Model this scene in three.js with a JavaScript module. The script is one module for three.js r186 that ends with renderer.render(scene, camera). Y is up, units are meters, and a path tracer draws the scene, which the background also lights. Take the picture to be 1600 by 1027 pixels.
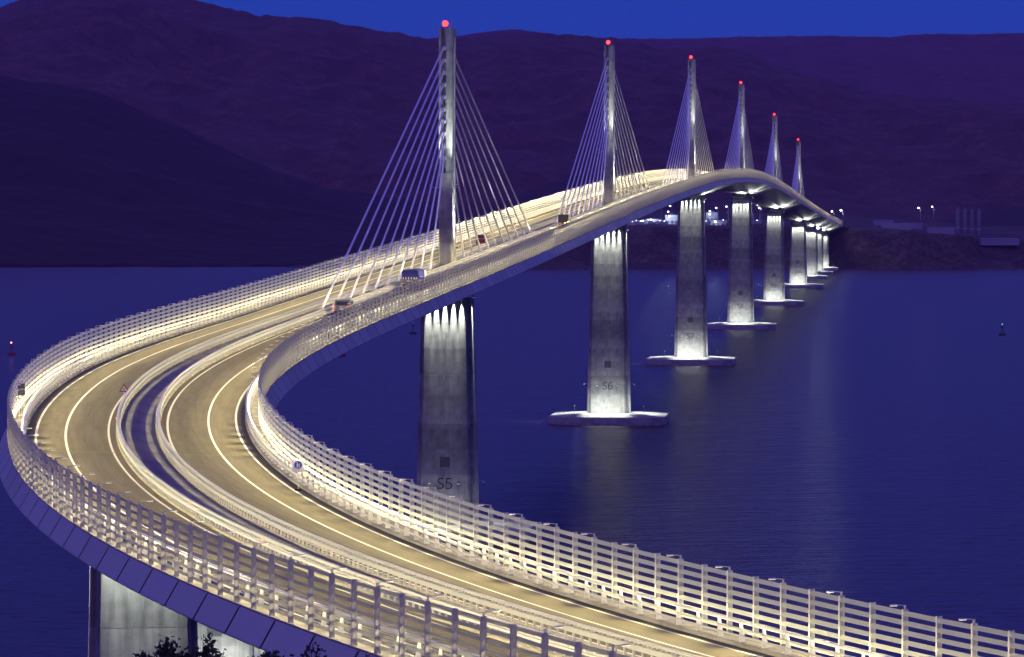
import * as THREE from 'three';
import { mergeGeometries, toCreasedNormals } from 'three/addons/utils/BufferGeometryUtils.js';
import { RoundedBoxGeometry } from 'three/addons/geometries/RoundedBoxGeometry.js';
import { TextGeometry } from 'three/addons/geometries/TextGeometry.js';
import { FontLoader } from 'three/addons/loaders/FontLoader.js';
import { RectAreaLightUniformsLib } from 'three/addons/lights/RectAreaLightUniformsLib.js';

// ------------------------------------------------------------ camera, sky, afterglow, exposure
const scene = new THREE.Scene();
const renderer = new THREE.WebGLRenderer({ antialias: true });
renderer.toneMapping = THREE.LinearToneMapping;
renderer.toneMappingExposure = 1;
renderer.shadowMap.enabled = true;
RectAreaLightUniformsLib.init();

const FOCAL = 5468.26, EYE = 59.07;
const camera = new THREE.PerspectiveCamera(2 * Math.atan(513.5 / FOCAL) * 180 / Math.PI, 1024 / 657, 1, 30000);
camera.position.set(0, EYE, 0);
camera.rotation.x = -Math.atan(225.43 / FOCAL);
scene.add(camera);

{ // clear dusk sky: blue above the hills, turning violet towards the zenith
  const w = 64, h = 256, d = new Float32Array(w * h * 4);
  const lo = [0.006, 0.056, 0.430], hi = [0.18, 0.105, 0.56];
  for (let j = 0; j < h; j++) {
    const el = ((j + 0.5) / h - 0.5) * Math.PI, t = Math.max(0, Math.min(1, el / (Math.PI / 2)));
    const k = Math.pow(Math.max(0, (t - 0.06) / 0.94), 0.6);
    for (let i = 0; i < w; i++) {
      const o = (j * w + i) * 4;
      for (let c = 0; c < 3; c++) d[o + c] = lo[c] + (hi[c] - lo[c]) * k;
      d[o + 3] = 1;
    }
  }
  const sky = new THREE.DataTexture(d, w, h, THREE.RGBAFormat, THREE.FloatType);
  sky.mapping = THREE.EquirectangularReflectionMapping;
  sky.magFilter = THREE.LinearFilter;
  sky.needsUpdate = true;
  scene.background = sky;
  scene.environment = sky;
}
const sun = new THREE.DirectionalLight(new THREE.Color().setRGB(0.55, 0.28, 1.0), 0.5); // afterglow behind the camera
sun.position.set(-500, 420, 700);
sun.shadow.radius = 110;
sun.castShadow = true;
Object.assign(sun.shadow.camera, { left: -800, right: 800, top: 800, bottom: -800, near: 1, far: 4000 });
scene.add(sun, sun.target);
sun.target.position.set(0, 30, -600);
const LAMP = 3000, ROAD_CD = 550, STRIP = 145; // strengths of the road luminaires
const WARM = new THREE.Color().setRGB(1.0, 0.85, 0.39);
const COOL = new THREE.Color().setRGB(0.95, 1.0, 0.88);
const WHITE = new THREE.Color().setRGB(0.95, 0.97, 1.0);

// ------------------------------------------------------------ helpers
let seed = 12345;
const rnd = () => { seed = (seed * 1664525 + 1013904223) >>> 0; return seed / 4294967296; };
const hash = (x, y) => { let n = (Math.imul(x, 374761393) + Math.imul(y, 668265263)) | 0; n = Math.imul(n ^ (n >>> 13), 1274126177); return ((n ^ (n >>> 16)) >>> 0) / 4294967296; };
function vnoise(x, y, px = 0, py = 0) {
  const xi = Math.floor(x), yi = Math.floor(y), fx = x - xi, fy = y - yi;
  const wx = px ? (v) => ((v % px) + px) % px : (v) => v, wy = py ? (v) => ((v % py) + py) % py : (v) => v;
  const u = fx * fx * (3 - 2 * fx), v = fy * fy * (3 - 2 * fy);
  const a = hash(wx(xi), wy(yi)), b = hash(wx(xi + 1), wy(yi)), c = hash(wx(xi), wy(yi + 1)), d = hash(wx(xi + 1), wy(yi + 1));
  return a + (b - a) * u + (c - a) * v + (a - b - c + d) * u * v;
}
function fbm(x, y, oct = 4, px = 0, py = 0) { let s = 0, a = 0.5, t = 0; for (let i = 0; i < oct; i++) { s += a * vnoise(x, y, px, py); t += a; a *= 0.5; x *= 2; y *= 2; px *= 2; py *= 2; } return s / t; }
const taken = {};
const numbered = (n) => { const k = taken[n] = (taken[n] ?? -1) + 1; return k ? n + '_' + String(k).padStart(3, '0') : n; };
function show(o) { o.castShadow = o.receiveShadow = true; return o; }
function mesh(name, geo, mat, parent) { const m = show(new THREE.Mesh(geo, mat)); m.name = parent ? name : numbered(name); (parent ?? scene).add(m); return m; }
function thing(name, label, category, group) { const g = new THREE.Group(); g.name = numbered(name); g.userData = { label, category }; if (group) g.userData.group = group; scene.add(g); return g; }
function tag(o, label, category, group) { o.userData = { label, category }; if (group) o.userData.group = group; return o; }
const structure = (o) => { o.userData.kind = 'structure'; return o; };
const stuff = (o) => { o.userData.kind = 'stuff'; return o; };
const bx = (w, h, d, x = 0, y = 0, z = 0) => new THREE.BoxGeometry(w, h, d).translate(x, y, z);
const cyl = (r0, r1, h, x = 0, y = 0, z = 0, n = 12) => new THREE.CylinderGeometry(r1, r0, h, n).translate(x, y + h / 2, z);
function bar(a, b, r, n = 8) { const d = b.clone().sub(a), g = new THREE.CylinderGeometry(r, r, d.length(), n); g.applyQuaternion(new THREE.Quaternion().setFromUnitVectors(new THREE.Vector3(0, 1, 0), d.clone().normalize())); const m = a.clone().add(b).multiplyScalar(0.5); return g.translate(m.x, m.y, m.z); }
const V = (x, y, z) => new THREE.Vector3(x, y, z);
const plain = (g) => { const n = g.index ? g.toNonIndexed() : g; for (const k of Object.keys(n.attributes)) if (!['position', 'normal', 'uv'].includes(k)) n.deleteAttribute(k); return n; };
const merge = (list) => mergeGeometries(list.map(plain));
function tex(w, h, fn, srgb = true, rx = 1, ry = 1) {
  const d = new Uint8Array(w * h * 4);
  for (let j = 0; j < h; j++) for (let i = 0; i < w; i++) { const c = fn(i, j), o = (j * w + i) * 4; for (let k = 0; k < 3; k++) d[o + k] = Math.max(0, Math.min(255, Math.round(255 * (Array.isArray(c) ? c[k] : c)))); d[o + 3] = 255; }
  const t = new THREE.DataTexture(d, w, h, THREE.RGBAFormat); t.wrapS = t.wrapT = THREE.RepeatWrapping; t.magFilter = THREE.LinearFilter; t.minFilter = THREE.LinearMipmapLinearFilter; t.generateMipmaps = true;
  if (srgb) t.colorSpace = THREE.SRGBColorSpace; t.repeat.set(rx, ry); t.needsUpdate = true; return t;
}
const rgb = (r, g, b) => new THREE.Color().setRGB(r, g, b);
const mat = (r, g, b, rough = 0.7, extra = {}) => new THREE.MeshStandardMaterial({ color: rgb(r, g, b), roughness: rough, metalness: 0, side: THREE.DoubleSide, ...extra });

// ------------------------------------------------------------ materials
const concTex = tex(512, 512, (i, j) => { const a = fbm(i / 64, j / 64, 5, 8, 8), b = fbm(i / 8, j / 170, 3, 64, 3), c = vnoise(i / 2, j / 2, 256, 256); return 0.62 + 0.30 * a + 0.16 * (b - 0.5) + 0.05 * c; }, true, 1 / 9, 1 / 9);
const asphTex = tex(512, 512, (i, j) => { const a = fbm(i / 128, j / 16, 4, 4, 32), b = vnoise(i, j, 512, 512), c = fbm(i / 40, j / 40, 3, 13, 13); return 0.60 + 0.24 * a + 0.1 * b + 0.12 * (c - 0.5); }, true, 1 / 24, 1 / 7);
const hillTex = tex(512, 512, (i, j) => { const a = fbm(i / 8, j / 8, 4, 64, 64), b = fbm(i / 64, j / 64, 3, 8, 8); const k = 0.34 + 0.58 * a + 0.45 * (b - 0.5); return [k, k * 0.98, k * 0.86]; }, true, 1 / 150, 1 / 150);
const waveTex = tex(512, 512, (i, j) => 0.5 * fbm(i / 32, j / 8, 5, 16, 64) + 0.5 * fbm(i / 64 + 3, j / 24, 4, 8, 22), false, 1 / 60, 1 / 60);
const M = {
  asphalt: mat(0.150, 0.128, 0.080, 0.85, { map: asphTex }),
  gutter: mat(0.028, 0.028, 0.030, 0.8),
  paint: mat(0.64, 0.62, 0.57, 0.6),
  deckConcrete: mat(0.34, 0.335, 0.32, 0.85, { map: concTex }),
  walkway: mat(0.50, 0.47, 0.42, 0.85, { map: concTex }),
  fairing: [mat(0.46, 0.50, 0.43, 0.5), mat(0.43, 0.465, 0.40, 0.55), mat(0.48, 0.52, 0.45, 0.5)],
  joint: mat(0.09, 0.092, 0.1, 0.7),  // expansion joints, and the painted post shade between fairing panels
  soffit: mat(0.42, 0.43, 0.42, 0.6),
  post: mat(0.48, 0.48, 0.47, 0.5),
  galv: mat(0.52, 0.52, 0.53, 0.42, { metalness: 0.25 }),
  rail: mat(0.60, 0.60, 0.59, 0.4, { metalness: 0.2 }),
  white: mat(0.78, 0.78, 0.77, 0.45),
  slat: new THREE.MeshPhysicalMaterial({ color: rgb(0.66, 0.67, 0.65), roughness: 0.5, transmission: 0.72, thickness: 0, side: THREE.DoubleSide }),
  dark: mat(0.03, 0.03, 0.035, 0.6),
  black: mat(0.012, 0.012, 0.014, 0.5),
  steelDark: mat(0.10, 0.105, 0.11, 0.5),
  concrete: [mat(0.43, 0.43, 0.41, 0.88, { map: concTex }), mat(0.35, 0.355, 0.345, 0.88, { map: concTex }), mat(0.48, 0.475, 0.45, 0.88, { map: concTex })],
  core: mat(0.22, 0.22, 0.215, 0.9),
  cap: mat(0.52, 0.52, 0.50, 0.85, { map: concTex }),
  cable: mat(0.78, 0.78, 0.79, 0.4),
  plate: mat(0.075, 0.077, 0.08, 0.7),
  letters: mat(0.025, 0.025, 0.028, 0.7),
  lens: mat(0.9, 0.85, 0.7, 0.4, { emissive: rgb(1, 0.86, 0.6), emissiveIntensity: 2 }),
  lensCool: mat(0.9, 0.9, 0.9, 0.4, { emissive: rgb(0.9, 0.95, 1), emissiveIntensity: 0.5 }),
  red: mat(0.6, 0.05, 0.04, 0.4, { emissive: rgb(1, 0.025, 0.022), emissiveIntensity: 7 }),
  glowReflector: mat(0.6, 0.08, 0.06, 0.4, { emissive: rgb(1, 0.28, 0.22), emissiveIntensity: 1.6 }),  // red reflector, given an emissive glow though it is no lamp
  hill: mat(0.18, 0.092, 0.098, 0.95, { map: hillTex }),
  scrub: mat(0.020, 0.012, 0.012, 0.95, { map: hillTex }),
  rock: mat(0.17, 0.14, 0.14, 0.95, { map: hillTex }),
  earth: mat(0.13, 0.10, 0.08, 0.95, { map: hillTex }),
};

// ------------------------------------------------------------ alignment of the bridge (metres along the axis, 0 = pylon S5, positive towards the camera)
const SMIN = -1914, SMAX = 500, N = SMAX - SMIN + 1;
const KX = [-1920, -1425, -1140, -855, -570, -285, 0, 130, 230, 330, 460];
const KY = [27.243, 40.569, 49.546, 57.376, 57.805, 51.451, 42.871, 39.246, 36.563, 34.399, 33.639];
function naturalSpline(kx, ky) {
  const n = kx.length, h = kx.slice(1).map((x, i) => x - kx[i]), a = Array(n).fill(0), c = Array(n).fill(0), d = Array(n).fill(0), m = Array(n).fill(0);
  const b = Array(n).fill(1);
  for (let i = 1; i < n - 1; i++) { a[i] = h[i - 1]; b[i] = 2 * (h[i - 1] + h[i]); c[i] = h[i]; d[i] = 6 * ((ky[i + 1] - ky[i]) / h[i] - (ky[i] - ky[i - 1]) / h[i - 1]); }
  for (let i = 1; i < n; i++) { const w = a[i] / b[i - 1]; b[i] -= w * c[i - 1]; d[i] -= w * d[i - 1]; }
  m[n - 1] = d[n - 1] / b[n - 1];
  for (let i = n - 2; i >= 0; i--) m[i] = (d[i] - c[i] * m[i + 1]) / b[i];
  return (x) => {
    let j = 0; while (j < n - 2 && x > kx[j + 1]) j++;
    const t = Math.min(x, kx[n - 1]) - kx[j], H = h[j], B = (ky[j + 1] - ky[j]) / H - H * (2 * m[j] + m[j + 1]) / 6;
    return ky[j] + B * t + m[j] / 2 * t * t + (m[j + 1] - m[j]) / (6 * H) * t * t * t;
  };
}
const WATER_LIFT = 2.5, profile = naturalSpline(KX, KY);
const AX = { x: [], z: [], a: [], e: [] };
{
  const head = 7.0239 * Math.PI / 180, k = (s) => Math.min(1, Math.max(0, (s - 135.7062) / 82.129)) / 455.9422 * (1 - Math.min(1, Math.max(0, (s - 437.105) / 81.6686)));
  let x = -10.7583, z = 584.2259, ang = 0; const px = [x], pz = [z], pa = [head];
  for (let s = 1; s <= SMAX; s++) { const a0 = head - ang; ang += (k(s) + k(s - 1)) / 2; const a1 = head - ang; x += -(Math.sin(a0) + Math.sin(a1)) / 2; z += -(Math.cos(a0) + Math.cos(a1)) / 2; px.push(x); pz.push(z); pa.push(a1); }
  for (let s = SMIN; s <= SMAX; s++) {
    if (s < 0) { AX.x.push(-10.7583 - Math.sin(head) * s); AX.z.push(584.2259 - Math.cos(head) * s); AX.a.push(head); } else { AX.x.push(px[s]); AX.z.push(pz[s]); AX.a.push(pa[s]); }
    AX.e.push(0.0381 * Math.min(1, Math.max(0, k(s) * 455.9422)));
  }
}
const at = (arr, s) => { const f = Math.min(N - 1.001, Math.max(0, s - SMIN)), i = Math.floor(f); return arr[i] + (arr[i + 1] - arr[i]) * (f - i); };
const elev = (s) => profile(s) + WATER_LIFT;
function P(s, o, y = 0) { const a = at(AX.a, s); return V(at(AX.x, s) - Math.cos(a) * o, elev(s) + at(AX.e, s) * o + y, -at(AX.z, s) - Math.sin(a) * o); }
// frame at (s, o): x to the right of the photograph (towards -o), y up, z along the axis towards the camera
function frame(s, o, y = 0, pitched = false) {
  const p = P(s, o, y), q = P(s + 0.5, o, y), r = P(s - 0.5, o, y);
  const t = q.sub(r); if (!pitched) t.y = 0; t.normalize();
  const x = V(0, 1, 0).cross(t).normalize(), up = t.clone().cross(x);
  return new THREE.Matrix4().makeBasis(x, up, t).setPosition(p);
}
function put(o, m) { o.matrixAutoUpdate = true; m.decompose(o.position, o.quaternion, o.scale); return o; }
// sweep a polyline of (o, y) along the axis; every face of the profile gets its own crease
function sweep(pts, s0, s1, step, { closed = false, caps = false } = {}) {
  const ss = []; for (let s = s0; s < s1 - 1e-6; s += s >= 100 || step > 6 ? (s >= 100 ? Math.min(step, 3) : step) : step) ss.push(s); ss.push(s1);
  const pos = [], nor = [], uv = [], idx = []; let len = 0;
  const M2 = closed ? pts.length : pts.length - 1;
  for (let k = 0; k < M2; k++) {
    const A = pts[k], B = pts[(k + 1) % pts.length], L = Math.hypot(B[0] - A[0], B[1] - A[1]), base = pos.length / 3;
    ss.forEach((s, i) => {
      const a = P(s, A[0], A[1]), b = P(s, B[0], B[1]), t = P(s + 0.5, A[0], A[1]).sub(P(s - 0.5, A[0], A[1]));
      const n = b.clone().sub(a).cross(t).normalize();
      pos.push(a.x, a.y, a.z, b.x, b.y, b.z); nor.push(n.x, n.y, n.z, n.x, n.y, n.z); uv.push(s, len, s, len + L);
      if (i) { const q = base + 2 * i; idx.push(q - 2, q - 1, q, q - 1, q + 1, q); }
    });
    len += L;
  }
  if (caps) for (const s of [s0, s1]) { const base = pos.length / 3; for (const c of pts) { const p = P(s, c[0], c[1]); pos.push(p.x, p.y, p.z); nor.push(0, 0, 1); uv.push(c[0], c[1]); } for (let k = 1; k < pts.length - 1; k++) idx.push(base, base + k, base + k + 1); }
  const g = new THREE.BufferGeometry();
  g.setAttribute('position', new THREE.Float32BufferAttribute(pos, 3)); g.setAttribute('normal', new THREE.Float32BufferAttribute(nor, 3)); g.setAttribute('uv', new THREE.Float32BufferAttribute(uv, 2)); g.setIndex(idx);
  return g;
}
const rectTube = (o, y, w, h) => [[o - w / 2, y], [o + w / 2, y], [o + w / 2, y + h], [o - w / 2, y + h]];
const mirror = (pts) => pts.map(([o, y]) => [-o, y]).reverse();
const onSide = (side, pts) => side > 0 ? pts : mirror(pts);
const S0 = SMIN, S1 = SMAX - 2;

// ------------------------------------------------------------ bridge deck
const deck = thing('bridge_deck', 'long curving road bridge deck with pale fairing panels, carried on floodlit piers', 'bridge');
mesh('girder', sweep([[11.74, -1.30], [4.25, -4.5], [-4.25, -4.5], [-11.74, -1.30]], S0, S1, 12), M.soffit, deck);
mesh('deck_slab', sweep([[-10.9, 0], [10.9, 0]], S0, S1, 12), M.deckConcrete, deck);
for (const side of [1, -1]) {
  mesh('carriageway', sweep(onSide(side, [[1.95, 0.012], [8.92, 0.012]]), S0, S1, 12), M.asphalt, deck);
  mesh('gutter', sweep(onSide(side, [[8.92, 0.008], [9.52, 0.008]]), S0, S1, 12), M.gutter, deck);
  for (const o of [2.556, 6.186, 8.663]) mesh('lane_line', sweep(onSide(side, [[o - 0.095, 0.018], [o + 0.095, 0.018]]), S0, S1, 12), M.paint, deck);
  mesh('walkway', sweep(onSide(side, [[9.5, 0.0], [9.5, 0.2], [10.72, 0.2]]), S0, S1, 12), M.walkway, deck);
  mesh('edge_kerb', sweep(onSide(side, [[10.70, 0.1], [10.70, 0.26], [11.0, 0.26], [11.0, 0.12]]), S0, S1, 12), M.walkway, deck);
  mesh('fairing_shade_backing', sweep(onSide(side, [[10.95, 0.12], [11.76, -1.27]]), S0, S1, 12), M.joint, deck);  // dark colour showing in the panel gaps, standing in for lamp post shadows
}
for (const s of [304, 96, -188, -480]) for (const side of [1, -1]) mesh('expansion_joint', sweep(onSide(side, [[1.95, 0.022], [8.92, 0.022]]), s, s + 0.32, 0.32), M.joint, deck);
{ // fairing panels, one every six metres; the outermost rows far away are one part
  const quad = (s, side) => {
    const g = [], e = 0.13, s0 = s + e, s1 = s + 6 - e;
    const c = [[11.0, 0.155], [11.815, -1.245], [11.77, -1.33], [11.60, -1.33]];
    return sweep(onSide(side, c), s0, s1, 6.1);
  };
  for (const side of [1, -1]) {
    const rest = []; let n = 0;
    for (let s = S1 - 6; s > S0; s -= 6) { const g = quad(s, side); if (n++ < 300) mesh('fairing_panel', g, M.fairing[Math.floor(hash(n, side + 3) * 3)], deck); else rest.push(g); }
    stuff(mesh('far_fairing_panels', merge(rest), M.fairing[0], deck));
  }
}

// ------------------------------------------------------------ wind barriers with road lamps
const postGeo = merge([bx(0.03, 3.22, 0.115, -0.13, 1.81, 0), bx(0.03, 3.22, 0.115, 0.13, 1.81, 0), bx(0.23, 3.22, 0.03, 0, 1.81, 0), bx(0.34, 0.03, 0.30, 0, 0.2, 0), ...[0, 1, 2, 3, 4, 5, 6].map((k) => bx(0.20, 0.09, 0.22, 0.03, 0.52 + k * 0.455, 0))]);
const armGeo = merge([bx(0.07, 0.22, 0.09, 0, 3.50, 0), new THREE.TubeGeometry(new THREE.CatmullRomCurve3([V(0, 3.55, 0), V(0.10, 3.60, 0), V(0.30, 3.63, 0), V(0.5, 3.63, 0)]), 6, 0.025, 6)]);
const headGeo = merge([new RoundedBoxGeometry(0.40, 0.07, 0.14, 1, 0.03).translate(0.62, 3.64, 0)]);
const lensGeo = bx(0.34, 0.012, 0.10, 0.62, 3.600, 0);
const slatGeo = bx(0.235, 0.014, 1.0).rotateZ(Math.PI / 2 + 0.40).translate(0.10, 0, 0);
function windBarrier(side, label) {
  const wb = thing('wind_barrier', label, 'wind barrier');
  const o = side * 10.85, flip = side > 0 ? 0 : Math.PI; // local x points inwards to the road
  const fr = (s, y, pitched) => { const m = frame(s, o, y, pitched); return flip ? m.multiply(new THREE.Matrix4().makeRotationY(Math.PI)) : m; };
  const farPosts = [], farLampPosts = [], midSlats = [], farSlats = [], farArms = [], farHeads = []; let np = 0, ns = 0, nl = 0, k = 0;
  const first = Math.floor((S1 - 2) / 6) * 6 - 4; // keeps the lamp posts on the stations read from the photograph
  for (let s = first; s > S0 + 4; s -= 3, k++) {
    const m = fr(s, 0.05, false);
    if (np++ < 300) put(mesh(k % 2 ? 'post' : 'lamp_post', postGeo, M.post, wb), m); else (k % 2 ? farPosts : farLampPosts).push(postGeo.clone().applyMatrix4(m));
    if (k % 2 === 0) {
      const near = s > -60;
      if (nl++ < 300) {
        const lamp = new THREE.Group(); lamp.name = 'road_lamp'; wb.add(lamp); put(lamp, m);
        mesh('arm', armGeo, M.post, lamp); mesh('lamp_head', headGeo, M.post, lamp); mesh('lens', lensGeo, M.lens, lamp);
      } else { farArms.push(armGeo.clone().applyMatrix4(m)); farHeads.push(headGeo.clone().applyMatrix4(m)); }
      if (near) {
        const p = V(0.62, 3.56, 0).applyMatrix4(m);
        spot(p, V(0.62 + 6.6, 0, 0).applyMatrix4(m), WARM, ROAD_CD, 0.90, 1, 5);      // lens that throws light across the carriageway
// light strip under the handrail, facing the barrier; one light for two lamp bays
        if (k % 4 === 0) { const sm = fr(s - 3, 0.05, true), L = new THREE.RectAreaLight(WARM, STRIP, 0.05, 11.95), t = V(0, 0, 1).transformDirection(sm), f = V(-1, -0.30, 0).transformDirection(sm), u = f.clone().cross(t).normalize();
        new THREE.Matrix4().makeBasis(u, t, f.clone().negate()).setPosition(P(s - 3, side * 9.76, 1.20)).decompose(L.position, L.quaternion, new THREE.Vector3()); scene.add(L); }
      } else if (Math.round((first - s) / 6) % 4 === 0) { // four lamps of the far row as one long light
        const L = new THREE.RectAreaLight(WARM, LAMP * 0.06 * 4 / (23 * 0.06), 0.06, 23), fm = fr(s - 9, 0.05, false), p = V(0.62, 3.57, 0).applyMatrix4(fm), q = V(0.62 + 0.45, 2.57, 0).applyMatrix4(fm);
        const t = V(0, 0, 1).transformDirection(fr(s - 9, 0, true)), f = q.clone().sub(p).normalize(), r = f.clone().cross(t).normalize();
        L.matrixAutoUpdate = true; new THREE.Matrix4().makeBasis(r, t, f.clone().negate()).setPosition(p).decompose(L.position, L.quaternion, new THREE.Vector3()); scene.add(L);
      }
    }
    const mid = s - 1.5; if (mid < S0 + 4) break;
    const bm = fr(mid, 0.05, true), len = P(s, o).distanceTo(P(s - 3, o)) - 0.06;
    for (let j = 0; j < 7; j++) {
      const mm = bm.clone().multiply(new THREE.Matrix4().makeTranslation(0, 0.52 + j * 0.455, 0)).multiply(new THREE.Matrix4().makeScale(1, 1, len));
      if (ns < 300) { ns++; put(mesh('slat', slatGeo, M.slat, wb), mm); } else (s > -60 ? midSlats : farSlats).push(slatGeo.clone().applyMatrix4(mm));
    }
  }
  stuff(mesh('far_posts', merge(farPosts), M.post, wb));
  stuff(mesh('far_lamp_posts', merge(farLampPosts), M.post, wb));
  stuff(mesh('further_slats', merge(midSlats), M.slat, wb));
  stuff(mesh('far_slats', merge(farSlats), M.slat, wb));
  if (farArms.length) { stuff(mesh('far_lamp_arms', merge(farArms), M.post, wb)); stuff(mesh('far_lamp_heads', merge(farHeads), M.post, wb)); }
  return wb;
}
windBarrier(1, 'tall louvred wind barrier with lamp posts along the outer side of the bend');
windBarrier(-1, 'tall louvred wind barrier with lamp posts along the inner side of the bend');

// ------------------------------------------------------------ walkway railings
const railPostGeo = (() => { const sh = new THREE.Shape([[0, 0], [0.34, 0], [0.13, 1.05], [0, 1.05]].map(([x, y]) => new THREE.Vector2(-x, y))); return plain(new THREE.ExtrudeGeometry(sh, { depth: 0.06, bevelEnabled: false }).translate(0, 0.2, -0.03)); })();
function walkwayRailing(side, label) {
  const t = thing('walkway_railing', label, 'railing');
  const o = side * 9.68, dir = side > 0 ? 1 : -1;
  mesh('top_rail', sweep(onSide(side, rectTube(9.62, 1.22, 0.13, 0.10)), S0, S1, 12, { closed: true }), M.white, t);
  mesh('light_strip', sweep(onSide(side, [[9.70, 1.175], [9.725, 1.225]]), S0, S1, 12), M.lens, t);
  mesh('middle_rail', sweep(onSide(side, rectTube(9.60, 0.86, 0.08, 0.08)), S0, S1, 12, { closed: true }), M.rail, t);
  mesh('lower_rail', sweep(onSide(side, rectTube(9.60, 0.50, 0.08, 0.08)), S0, S1, 12, { closed: true }), M.rail, t);
  const rest = []; let n = 0;
  for (let s = S1 - 1; s > S0 + 2; s -= 2.5) {
    const m = frame(s, o, 0, false); if (side < 0) m.multiply(new THREE.Matrix4().makeRotationY(Math.PI));
    if (n++ < 300) put(mesh('railing_post', railPostGeo, M.white, t), m); else rest.push(railPostGeo.clone().applyMatrix4(m));
  }
  stuff(mesh('far_railing_posts', merge(rest), M.white, t));
}
walkwayRailing(1, 'white tubular railing with tapered posts beside the outer walkway of the bend');
walkwayRailing(-1, 'white tubular railing with tapered posts beside the inner walkway of the bend');

// ------------------------------------------------------------ median guardrails
const medPost = merge([bx(0.10, 0.62, 0.14, -0.02, 0.46, 0), bx(0.30, 0.06, 0.14, 0.08, 0.77, 0), bx(0.08, 0.26, 0.12, 0.02, 0.9, 0)]);
const reflectorGeo = merge([bx(0.10, 0.14, 0.10, 0.22, 0.90, 0)]);
function medianRail(side, label) {
  const t = thing('median_guardrail', label, 'guardrail');
  mesh('kerb', sweep(onSide(side, [[1.5, 0], [1.5, 0.15], [1.95, 0.15], [1.95, 0]]), S0, S1, 12), M.walkway, t);
  mesh('main_beam', sweep(onSide(side, [[1.80, 0.44], [1.90, 0.50], [1.84, 0.60], [1.90, 0.70], [1.80, 0.77]]), S0, S1, 12), M.galv, t);
  mesh('back_beam', sweep(onSide(side, rectTube(1.54, 0.52, 0.05, 0.24)), S0, S1, 12, { closed: true }), M.galv, t);
  mesh('top_rail', sweep(onSide(side, rectTube(1.74, 0.88, 0.20, 0.13)), S0, S1, 12, { closed: true }), M.galv, t);
  const rest = [], o = side * 1.66; let n = 0;
  for (let s = S1 - 1; s > S0 + 2; s -= s > -300 ? 1 : 2) {
    const m = frame(s, o, 0, false); if (side > 0) m.multiply(new THREE.Matrix4().makeRotationY(Math.PI));
    if (n++ < 300) put(mesh('post', medPost, M.galv, t), m); else rest.push(medPost.clone().applyMatrix4(m));
  }
  stuff(mesh('far_posts', merge(rest), M.galv, t));
  for (let s = side > 0 ? 420 : 420; s > -700; s -= 23) { const m = frame(s, o, 0, false); if (side > 0) m.multiply(new THREE.Matrix4().makeRotationY(Math.PI)); put(mesh('glowing_reflector', reflectorGeo, M.glowReflector, t), m); }  // reflectors along the rail, their returned light put in as emission
}
medianRail(1, 'galvanised steel median guardrail on the side of the outer carriageway');
medianRail(-1, 'galvanised steel median guardrail on the side of the inner carriageway');

// ------------------------------------------------------------ piers
const font = await new FontLoader().loadAsync('fonts/droid/droid_sans_regular.typeface.json');
/*spotfn*/function spot(p, q, color, cd, angle, pen, radius = 4) { const L = new THREE.SpotLight(color, cd, 0, angle, pen, 2); L.position.copy(p); L.target.position.copy(q); L.shadow.radius = radius; L.castShadow = true; scene.add(L, L.target); return L; }
function pierSection(w, d) { // half plan outline, mirrored
  const q = [[0, d], [0.80 * w, d], [0.86 * w, 0.94 * d], [0.88 * w, 0.66 * d], [0.965 * w, 0.66 * d], [w, 0.58 * d]];
  const right = q, all = [];
  for (const [x, z] of right) all.push([x, z]); for (const [x, z] of [...right].reverse()) all.push([x, -z]);
  for (const [x, z] of right.slice(1)) all.push([-x, -z]); for (const [x, z] of [...right].reverse().slice(0, -1)) all.push([-x, z]);
  return all;
}
function loft(secs) { // secs: [[y, outline]...], flat facets, uv in metres, closed top and bottom
  const pos = [], uv = [];
  const tri = (a, b, c, ua, ub, uc) => { pos.push(...a, ...b, ...c); uv.push(...ua, ...ub, ...uc); };
  for (let k = 0; k + 1 < secs.length; k++) {
    const [y0, A] = secs[k], [y1, B] = secs[k + 1]; let l = 0;
    for (let i = 0; i < A.length; i++) {
      const j = (i + 1) % A.length, L = Math.hypot(A[j][0] - A[i][0], A[j][1] - A[i][1]);
      const a = [A[i][0], y0, A[i][1]], b = [A[j][0], y0, A[j][1]], c = [B[j][0], y1, B[j][1]], d = [B[i][0], y1, B[i][1]];
      tri(a, b, c, [l, y0], [l + L, y0], [l + L, y1]); tri(a, c, d, [l, y0], [l + L, y1], [l, y1]); l += L;
    }
  }
  for (const [y, A, up] of [[...secs[0], 0], [...secs[secs.length - 1], 1]]) for (let i = 0; i < A.length; i++) {
    const j = (i + 1) % A.length, o = [0, y, 0], a = [A[i][0], y, A[i][1]], b = [A[j][0], y, A[j][1]];
    up ? tri(o, a, b, [0, 0], A[i], A[j]) : tri(o, b, a, [0, 0], A[j], A[i]);
  }
  const g = new THREE.BufferGeometry(); g.setAttribute('position', new THREE.Float32BufferAttribute(pos, 3)); g.setAttribute('uv', new THREE.Float32BufferAttribute(uv, 2)); g.computeVertexNormals(); return g;
}
const lampBody = merge([new RoundedBoxGeometry(0.42, 0.26, 0.30, 1, 0.05), bx(0.08, 0.3, 0.08, 0, 0.2, -0.12)]);
const lampLens = bx(0.34, 0.03, 0.22, 0, -0.145, 0);
const PIERS = [[3, 297.5, 0], [4, 189.5, 1], [5, 0, 1], [6, -285, 1], [7, -570, 1], [8, -855, 1], [9, -1140, 1], [10, -1425, 1], [11, -1614.5, 1], [12, -1722.5, 1], [13, -1830.5, 1]];
const WHICH = { 3: 'near the leafy shrubs, standing at the bend', 4: 'half hidden behind another pier, with a grey plate', 5: 'lettered S5', 6: 'lettered S6', 7: 'lettered S7', 8: 'lettered S8', 9: 'lettered S9', 10: 'lettered S10', 11: 'just beyond pier S10', 12: 'between pier S11 and the last pier', 13: 'closest to the far abutment' };
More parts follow.
